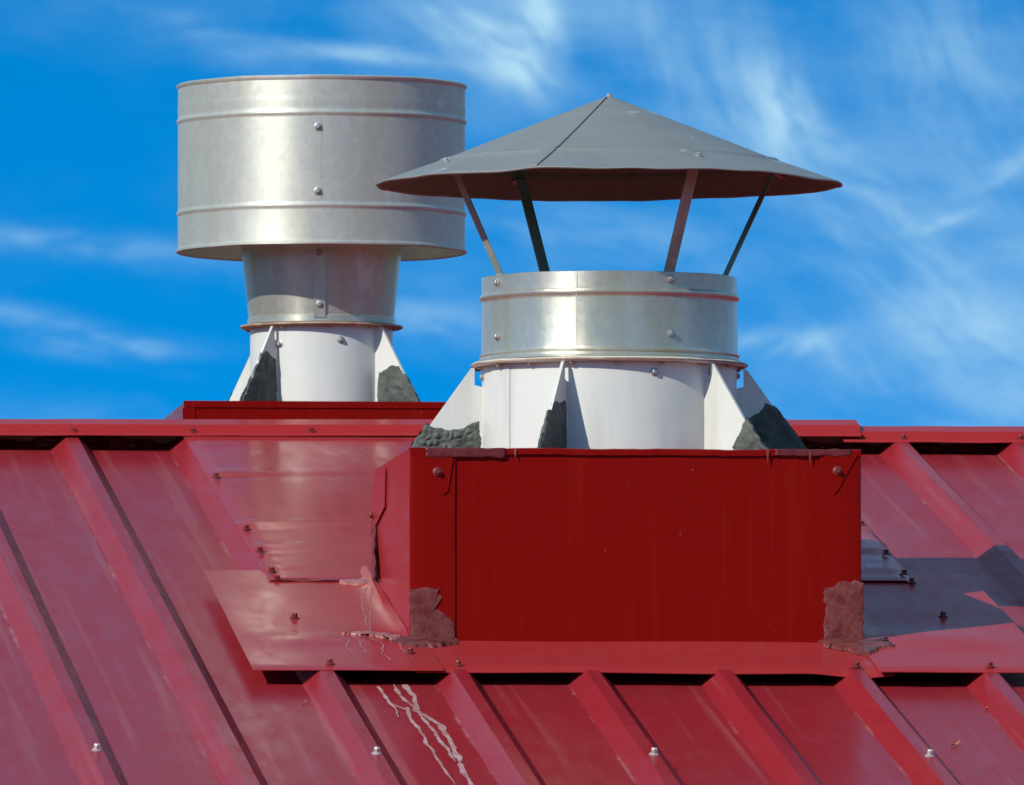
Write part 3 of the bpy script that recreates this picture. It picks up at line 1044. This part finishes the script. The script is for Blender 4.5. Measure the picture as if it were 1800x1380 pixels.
# gusset fins with mastic on their feet, extended on two fins to paint shade
fin_poly = [(PR - 0.001, BT - 0.0015), (0.366, BT - 0.0015), (0.2475, 0.5045), (0.2418, 0.5045), (0.2418, 0.4740), (PR - 0.001, 0.4700)]


def fin(parent, cx, cy, ang, poly, patches, zb, thick=0.0052, seed=0):
    a = R(ang)
    d = Vector((math.cos(a), math.sin(a), 0))
    n = Vector((-math.sin(a), math.cos(a), 0))
    o = Vector((cx, cy, 0))
    vs, fs = slab([o + d * r + Vector((0, 0, z)) - n * thick / 2 for (r, z) in poly], n, thick)
    fo = obj('gusset_fin', vs, fs, M_WHITE, parent)
    for i, (side, out, th, cell) in enumerate(patches):
        blob('mastic_and_shade', out, o + n * (side * (thick / 2 + 0.0003)), d, (0, 0, 1), n * side, th, M_MASTIC, fo, seed + i * 3 + 1, 0.0032, cell, thick / 2 + 0.001, rings=22, samples=200, feather=5, lump=0.85)
    return fo


zb = BT
full = [(PR + .002, zb - .002), (.372, zb - .002), (.352, zb + .030), (.328, zb + .062), (.31, zb + .058), (.285, zb + .052), (.258, zb + .056), (.246, zb + .064), (.232, zb + .070)]
tall = [(PR + .004, zb - .002), (.376, zb - .002), (.360, zb + .018), (.318, zb + .072), (.290, zb + .094), (.262, zb + .090), (.236, zb + .095)]
foot = [(.300, zb - .002), (.385, zb - .002), (.358, zb + .022), (.327, zb + .062), (.318, zb + .056), (.308, zb + .034), (.292, zb + .012)]
rim = [(.235, zb - .002), (.378, zb - .002), (.345, zb + .040), (.312, zb + .084), (.300, zb + .080), (.318, zb + .050), (.322, zb + .030), (.300, zb + .020), (.262, zb + .018), (.246, zb + .026), (.238, zb + .040)]
rim1 = [(.232, zb - .002), (.335, zb - .002), (.326, zb + .022), (.300, zb + .024), (.270, zb + .022), (.250, zb + .034), (.244, zb + .052), (.232, zb + .056)]
rim2 = [(.312, zb - .002), (.376, zb - .002), (.345, zb + .040), (.306, zb + .092), (.286, zb + .098), (.292, zb + .076), (.308, zb + .052), (.312, zb + .024)]
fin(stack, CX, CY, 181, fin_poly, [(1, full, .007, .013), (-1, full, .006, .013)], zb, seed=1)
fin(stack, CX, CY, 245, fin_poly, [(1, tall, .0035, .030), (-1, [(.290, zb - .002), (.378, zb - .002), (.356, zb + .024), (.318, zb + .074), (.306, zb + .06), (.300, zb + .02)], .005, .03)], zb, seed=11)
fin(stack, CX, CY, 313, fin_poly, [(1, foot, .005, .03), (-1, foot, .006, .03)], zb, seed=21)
fin(stack, CX, CY, 1.5, fin_poly, [(1, full, .006, .02), (-1, [(.232, zb - .002), (.374, zb - .002), (.345, zb + .038), (.300, zb + .098), (.282, zb + .104), (.270, zb + .086), (.252, zb + .078), (.232, zb + .082)], .003, .034)], zb, seed=31)  # front patch: mastic below, grown over bare paint to stand in for shade
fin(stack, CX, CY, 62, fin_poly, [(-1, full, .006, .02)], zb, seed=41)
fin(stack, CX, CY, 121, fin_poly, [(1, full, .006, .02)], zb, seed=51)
# straps
for i, a in enumerate((204, 293, 19, 114)):
    ar = R(a)
    d = Vector((math.cos(ar), math.sin(ar), 0)); tng = Vector((-math.sin(ar), math.cos(ar), 0))
    zc = 0.993 - 0.39 * 0.30
    path = [(0.2250, 0.600), (0.2250, 0.668), (0.3235, 0.8635), (0.346, 0.8545)]
    w, th = 0.0105, 0.0026
    vs, fs = [], []
    for (r, z) in path:
        p = Vector((CX, CY, z)) + d * r
        vs += [p - tng * w, p + tng * w, p + tng * w - d * th, p - tng * w - d * th]
    for k in range(3):
        for j in range(4):
            q = (j + 1) % 4
            fs.append((k * 4 + j, k * 4 + q, k * 4 + 4 + q, k * 4 + 4 + j))
    fs += [(3, 2, 1, 0), (12, 13, 14, 15)]
    obj('strap', vs, fs, M_STRAP, stack)

# the cone
def cap_z(r):
    if r < 0.298:
        return 0.9935 - 0.392 * r
    if r < 0.304:
        return 0.9935 - 0.392 * 0.298 + 0.0012
    return 0.9935 - 0.392 * 0.298 - 0.338 * (r - 0.298)


def cap_wob(a, r, z):
    k = max(0.0, (r - 0.18) / 0.235)
    dz = 0.0075 * noise.noise(Vector((math.cos(a) * 1.7 + 3, math.sin(a) * 1.7, 0))) * k * k + 0.0022 * noise.noise(Vector((math.cos(a) * 6, math.sin(a) * 6, r * 4))) * k
    dr = 0.005 * noise.noise(Vector((math.cos(a) * 2.5, math.sin(a) * 2.5, 7))) * k
    q = ((a - R(247)) % (2 * math.pi))
    dz += 0.003 * math.exp(-(min(q, 2 * math.pi - q) / 0.12) ** 2) * k
    return dr, dz


rs = [0.0015, 0.01, 0.03, 0.06, 0.1, 0.14, 0.18, 0.22, 0.26, 0.285, 0.2965, 0.299, 0.302, 0.3055, 0.33, 0.36, 0.39, 0.410, 0.4135]
prof = [(r, cap_z(r)) for r in rs] + [(0.4150, cap_z(0.4135) - 0.0022), (0.4130, cap_z(0.4135) - 0.0042), (0.4095, cap_z(0.41) - 0.0025)]
vs, fs = lathe(CX, CY, prof, 160, wob=cap_wob)
cap = obj('conical_cap', vs, fs, M_CAP, stack, smooth='auto')
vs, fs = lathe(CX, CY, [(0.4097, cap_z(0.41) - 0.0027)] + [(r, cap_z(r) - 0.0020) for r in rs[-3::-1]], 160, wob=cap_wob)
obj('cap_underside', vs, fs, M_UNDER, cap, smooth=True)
# lap seam from the apex to the rim: the lapped sheet ends in a small step
def lapf(a, b):
    r = 0.012 + (0.411 - 0.012) * b
    ang = R(246.5) + R(-6.5) * a * (0.35 + 0.65 * min(1, 0.06 / r + 0.4))
    dr, dz = cap_wob(ang, r, 0)
    h = 0.0026 if a < 0.99 else 0.0004
    return (CX + (r + dr) * math.cos(ang), CY + (r + dr) * math.sin(ang), cap_z(r) + dz + h)


vs, fs = thick_grid(6, 40, lapf, (0, 0, 1), 0.0022)
obj('cap_seam', vs, [f[::-1] for f in fs], M_CAP, cap, smooth='auto')
for a in (204, 293, 24, 114):
    r = 0.333
    ar = R(a)
    dr, dz = cap_wob(ar, r, 0)
    inst('bolt', ME_BOLT, cap, (CX + r * math.cos(ar), CY + r * math.sin(ar), cap_z(r) + dz + 0.0006), rot_to((0.33 * math.cos(ar), 0.33 * math.sin(ar), 1), a))
inst('tip_rivet', ME_RIVET, cap, (CX, CY, cap_z(0) - 0.0012), (0, 0, 0))

# ------------------------------------------------------------------ the rear curb
RY0, RY1, RT = 3.42, 4.00, 0.6105
RX0, RX1 = -0.557, 0.018
rc = thing('vent_curb', (-0.27, 3.7, 0.42), 'smaller red sheet metal box behind the roof ridge, under the drum-shaped vent', 'roof curb')


def rzb(y):
    return rz(2 * YR - y) if y > YR else rz(y)


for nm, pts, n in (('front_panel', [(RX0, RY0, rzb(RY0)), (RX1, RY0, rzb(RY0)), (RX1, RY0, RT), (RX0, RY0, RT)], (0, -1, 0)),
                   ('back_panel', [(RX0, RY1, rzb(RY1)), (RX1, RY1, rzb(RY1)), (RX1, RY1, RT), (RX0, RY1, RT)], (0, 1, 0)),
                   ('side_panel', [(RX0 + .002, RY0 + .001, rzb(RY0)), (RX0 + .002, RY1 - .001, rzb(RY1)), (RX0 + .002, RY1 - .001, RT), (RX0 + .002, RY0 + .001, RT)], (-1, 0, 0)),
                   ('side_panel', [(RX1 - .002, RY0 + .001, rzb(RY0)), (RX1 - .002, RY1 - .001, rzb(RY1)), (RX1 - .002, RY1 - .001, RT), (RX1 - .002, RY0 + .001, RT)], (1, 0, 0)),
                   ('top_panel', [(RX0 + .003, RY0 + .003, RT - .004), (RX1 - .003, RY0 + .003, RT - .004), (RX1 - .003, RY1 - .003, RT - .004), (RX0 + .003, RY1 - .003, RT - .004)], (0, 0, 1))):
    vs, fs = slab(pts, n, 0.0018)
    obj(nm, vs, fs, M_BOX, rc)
vs, fs = slab([(RX0 - .004, RY0 - .0022, RT - .012), (RX1 + .004, RY0 - .0022, RT - .012), (RX1 + .004, RY0 - .0022, RT + .001), (RX0 - .004, RY0 - .0022, RT + .001)], (0, -1, 0), 0.0022)
obj('top_hem', vs, fs, M_BOX, rc)
vs, fs = slab([(RX0 - .006, RY0 - .0022, RT - .30), (RX0 + .018, RY0 - .0022, RT - .30), (RX0 + .018, RY0 - .0022, RT - .0125), (RX0 - .006, RY0 - .0022, RT - .0125)], (0, -1, 0), 0.0016)
obj('corner_strip', vs, fs, M_BOX, rc)

# ------------------------------------------------------------------ the drum vent
DX, DY = -0.2665, 3.70
drum_v = thing('drum_vent', (DX, DY, RT - 0.003), 'open drum-shaped galvanised vent on a tapered neck, behind the roof ridge', 'vent')
P2 = 0.142
vs, fs = lathe(DX, DY, [(P2, RT - 0.0025), (P2, 0.772)], 80)
obj('pipe', vs, fs, M_WHITE, drum_v, smooth=True)
vs, fs = lathe(DX, DY, [(P2 - .002, 0.7715), (0.158, 0.7705), (0.1625, 0.7735), (0.1615, 0.7765), (P2 - .002, 0.7785)], 80)
f2 = obj('flange', vs, fs, M_RUST, drum_v, smooth='auto')
for i in range(10):
    a = R(18 + 36 * i)
    inst('rivet', ME_RIVET, f2, (DX + 0.150 * math.cos(a), DY + 0.150 * math.sin(a), 0.7705), rot_to((0, 0, -1), i))
prof = [(0.1475, 0.7790), (0.1475, 0.790), (0.1450, 0.793), (0.1595, 0.930), (0.1760, 1.08), (0.1745, 1.08), (0.158, 0.93), (0.1435, 0.793)]
vs, fs = lathe(DX, DY, prof, 96)
nk = obj('tapered_neck', vs, fs, M_GALV, drum_v, smooth='auto')
# strap riveted down the neck
vs, fs = [], []
a = R(264)
d = Vector((math.cos(a), math.sin(a), 0)); tn = Vector((-math.sin(a), math.cos(a), 0))
for (r, z) in ((0.1496, 0.786), (0.1620, 0.930), (0.170, 1.00)):
    p = Vector((DX, DY, z)) + d * r
    vs += [p - tn * .0115, p + tn * .0115, p + tn * .0115 - d * .003, p - tn * .0115 - d * .003]
for k in range(2):
    for j in range(4):
        q = (j + 1) % 4
        fs.append((k * 4 + j, k * 4 + q, k * 4 + 4 + q, k * 4 + 4 + j))
fs += [(3, 2, 1, 0), (8, 9, 10, 11)]
sp_ = obj('neck_strap', vs, fs, M_GALV, nk)
for z in (0.812, 0.915):
    r = 0.1496 + (z - 0.786) * 0.0861 + 0.0003
    inst('bolt', ME_BOLT, sp_, (DX + r * d.x, DY + r * d.y, z), rot_to(d + Vector((0, 0, -0.09)), z))
DR = 0.2855
def bead(z, h=0.0032):
    return [(DR, z - 0.0085), (DR, z - 0.006), (DR + h * 0.7, z - 0.003), (DR + h, z), (DR + h * 0.7, z + 0.003), (DR, z + 0.006), (DR, z + 0.0085)]


prof = [(DR + 0.001, 0.9215), (DR + 0.004, 0.9235), (DR + 0.004, 0.9275), (DR + 0.0005, 0.9300), (DR, 0.934)] + bead(1.000) + [(DR, 1.06)] + bead(1.1835) + \
       [(DR - 0.0004, 1.196), (DR + 0.001, 1.205), (DR - 0.0001, 1.214), (DR, 1.222), (DR, 1.244), (DR, 1.248), (DR + 0.0030, 1.2515), (DR + 0.0035, 1.2555), (DR + 0.0005, 1.2575), (DR - 0.002, 1.2555), (DR - 0.002, 0.9235), (DR + 0.001, 0.9215)]


def drum_wob(a, r, z):
    x, y = math.cos(a), math.sin(a)
    return (0.0013 * noise.noise(Vector((x * 2.2, y * 2.2, z * 0.3))) + 0.0003 * noise.noise(Vector((x * 7, y * 7, z * 1.0))), 0.0016 * noise.noise(Vector((x * 2, y * 2, 4))))


vs, fs = lathe(DX, DY, prof, 144, wob=drum_wob)
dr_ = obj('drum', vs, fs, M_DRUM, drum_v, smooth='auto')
a0 = R(262)
vs, fs = lathe(DX, DY, [(DR - 0.0005, 1.009), (DR + 0.0004, 1.009), (DR + 0.0004, 1.175), (DR - 0.0005, 1.175)], 6, R(261), R(265.5), wob=drum_wob)
obj('drum_lap', vs, fs, M_DRUM, dr_, smooth='auto')
for a_, z in ((264, 1.155), (264, 1.0275), (340, 1.09)):
    n = Vector((math.cos(R(a_)), math.sin(R(a_)), 0))
    inst('bolt', ME_BOLT, dr_, (DX + (DR + 0.0022) * n.x, DY + (DR + 0.0022) * n.y, z), rot_to(n))
# brackets inside the drum holding it on the neck
for i, a_ in enumerate((30, 150, 264)):
    d = Vector((math.cos(R(a_)), math.sin(R(a_)), 0)); tn = Vector((-d.y, d.x, 0))
    o = Vector((DX, DY, 0))
    vs, fs = slab([o + d * .165 + Vector((0, 0, 1.03)) - tn * .012, o + d * (DR - .003) + Vector((0, 0, 1.03)) - tn * .012, o + d * (DR - .003) + Vector((0, 0, 1.03)) + tn * .012, o + d * .165 + Vector((0, 0, 1.03)) + tn * .012], (0, 0, 1), .003)
    obj('inner_bracket', vs, fs, M_STRAP, drum_v)
z2 = RT
fp2 = [(P2 - .001, z2 - .0015), (0.258, z2 - .0015), (0.158, 0.7695), (0.152, 0.7695), (0.152, 0.744), (P2 - .001, 0.740)]
pa = [(P2 + .003, z2 - .002), (.264, z2 - .002), (.225, z2 + .055), (.205, z2 + .074), (.180, z2 + .070), (.150, z2 + .062)]
pb_shade = [(P2 + .002, z2 - .002), (.262, z2 - .002), (.222, z2 + .058), (.190, z2 + .108), (.176, z2 + .112), (.160, z2 + .100), (.147, z2 + .094)]  # mastic at the foot, upper part stands in for shade on the fin
pc = [(P2 + .003, z2 - .002), (.264, z2 - .002), (.225, z2 + .055), (.205, z2 + .080), (.180, z2 + .082), (.150, z2 + .068)]
fin(drum_v, DX, DY, 227, fp2, [(1, pb_shade, .004, .034), (-1, pa, .004, .034)], z2, seed=61)
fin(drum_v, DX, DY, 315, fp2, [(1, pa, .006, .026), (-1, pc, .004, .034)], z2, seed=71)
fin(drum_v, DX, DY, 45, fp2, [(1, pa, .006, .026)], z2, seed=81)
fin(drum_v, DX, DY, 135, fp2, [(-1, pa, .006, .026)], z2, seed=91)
for a_, z in ((281, .742), (318, .735), (230, .735)):
    n = Vector((math.cos(R(a_)), math.sin(R(a_)), 0))
    inst('bolt', ME_BOLT, drum_v, (DX + (P2 + .0004) * n.x, DY + (P2 + .0004) * n.y, z), rot_to(n))


# ------------------------------------------------------------------ debris on the roof
def leaf(x, y, s, spin, label):
    pts = []
    base = on_slope(x, y, -RIBH + 0.0015)
    c, sn = math.cos(spin), math.sin(spin)
    out = [(-1, 0), (-.5, .35), (.1, .45), (.7, .25), (1, 0), (.6, -.3), (0, -.4), (-.6, -.25)]
    vs = [base + Vector((0, 0, 0.25 * s))]
    for i, (a, b) in enumerate(out):
        vs.append(base + Vector(((a * c - b * sn) * s, (a * sn + b * c) * s, 0)) + NR * (0.0006 + (0.9 * s if i == 4 else 0.35 * s * (i % 2))) + SL * 0)
    fs = [(0, 1 + i, 1 + (i + 1) % 8) for i in range(8)]
    t = obj('dry_leaf', vs, fs, M_LEAF)
    sm = t.modifiers.new('thickness', 'SOLIDIFY'); sm.thickness = 0.0008
    t['label'] = label
    t['category'] = 'leaf'
    t['kind'] = 'thing'
    t['group'] = 'dry leaves on the roof'


leaf(.434, -1.11, .010, 0.2, 'curled red-brown leaf on the roof pan at lower right')
leaf(.542, -.656, .006, 1.2, 'tiny orange leaf scrap beside a rib at lower right')
leaf(-.631, -.604, .006, 0.7, 'small pale leaf scrap on the pan below the left flashing plate')
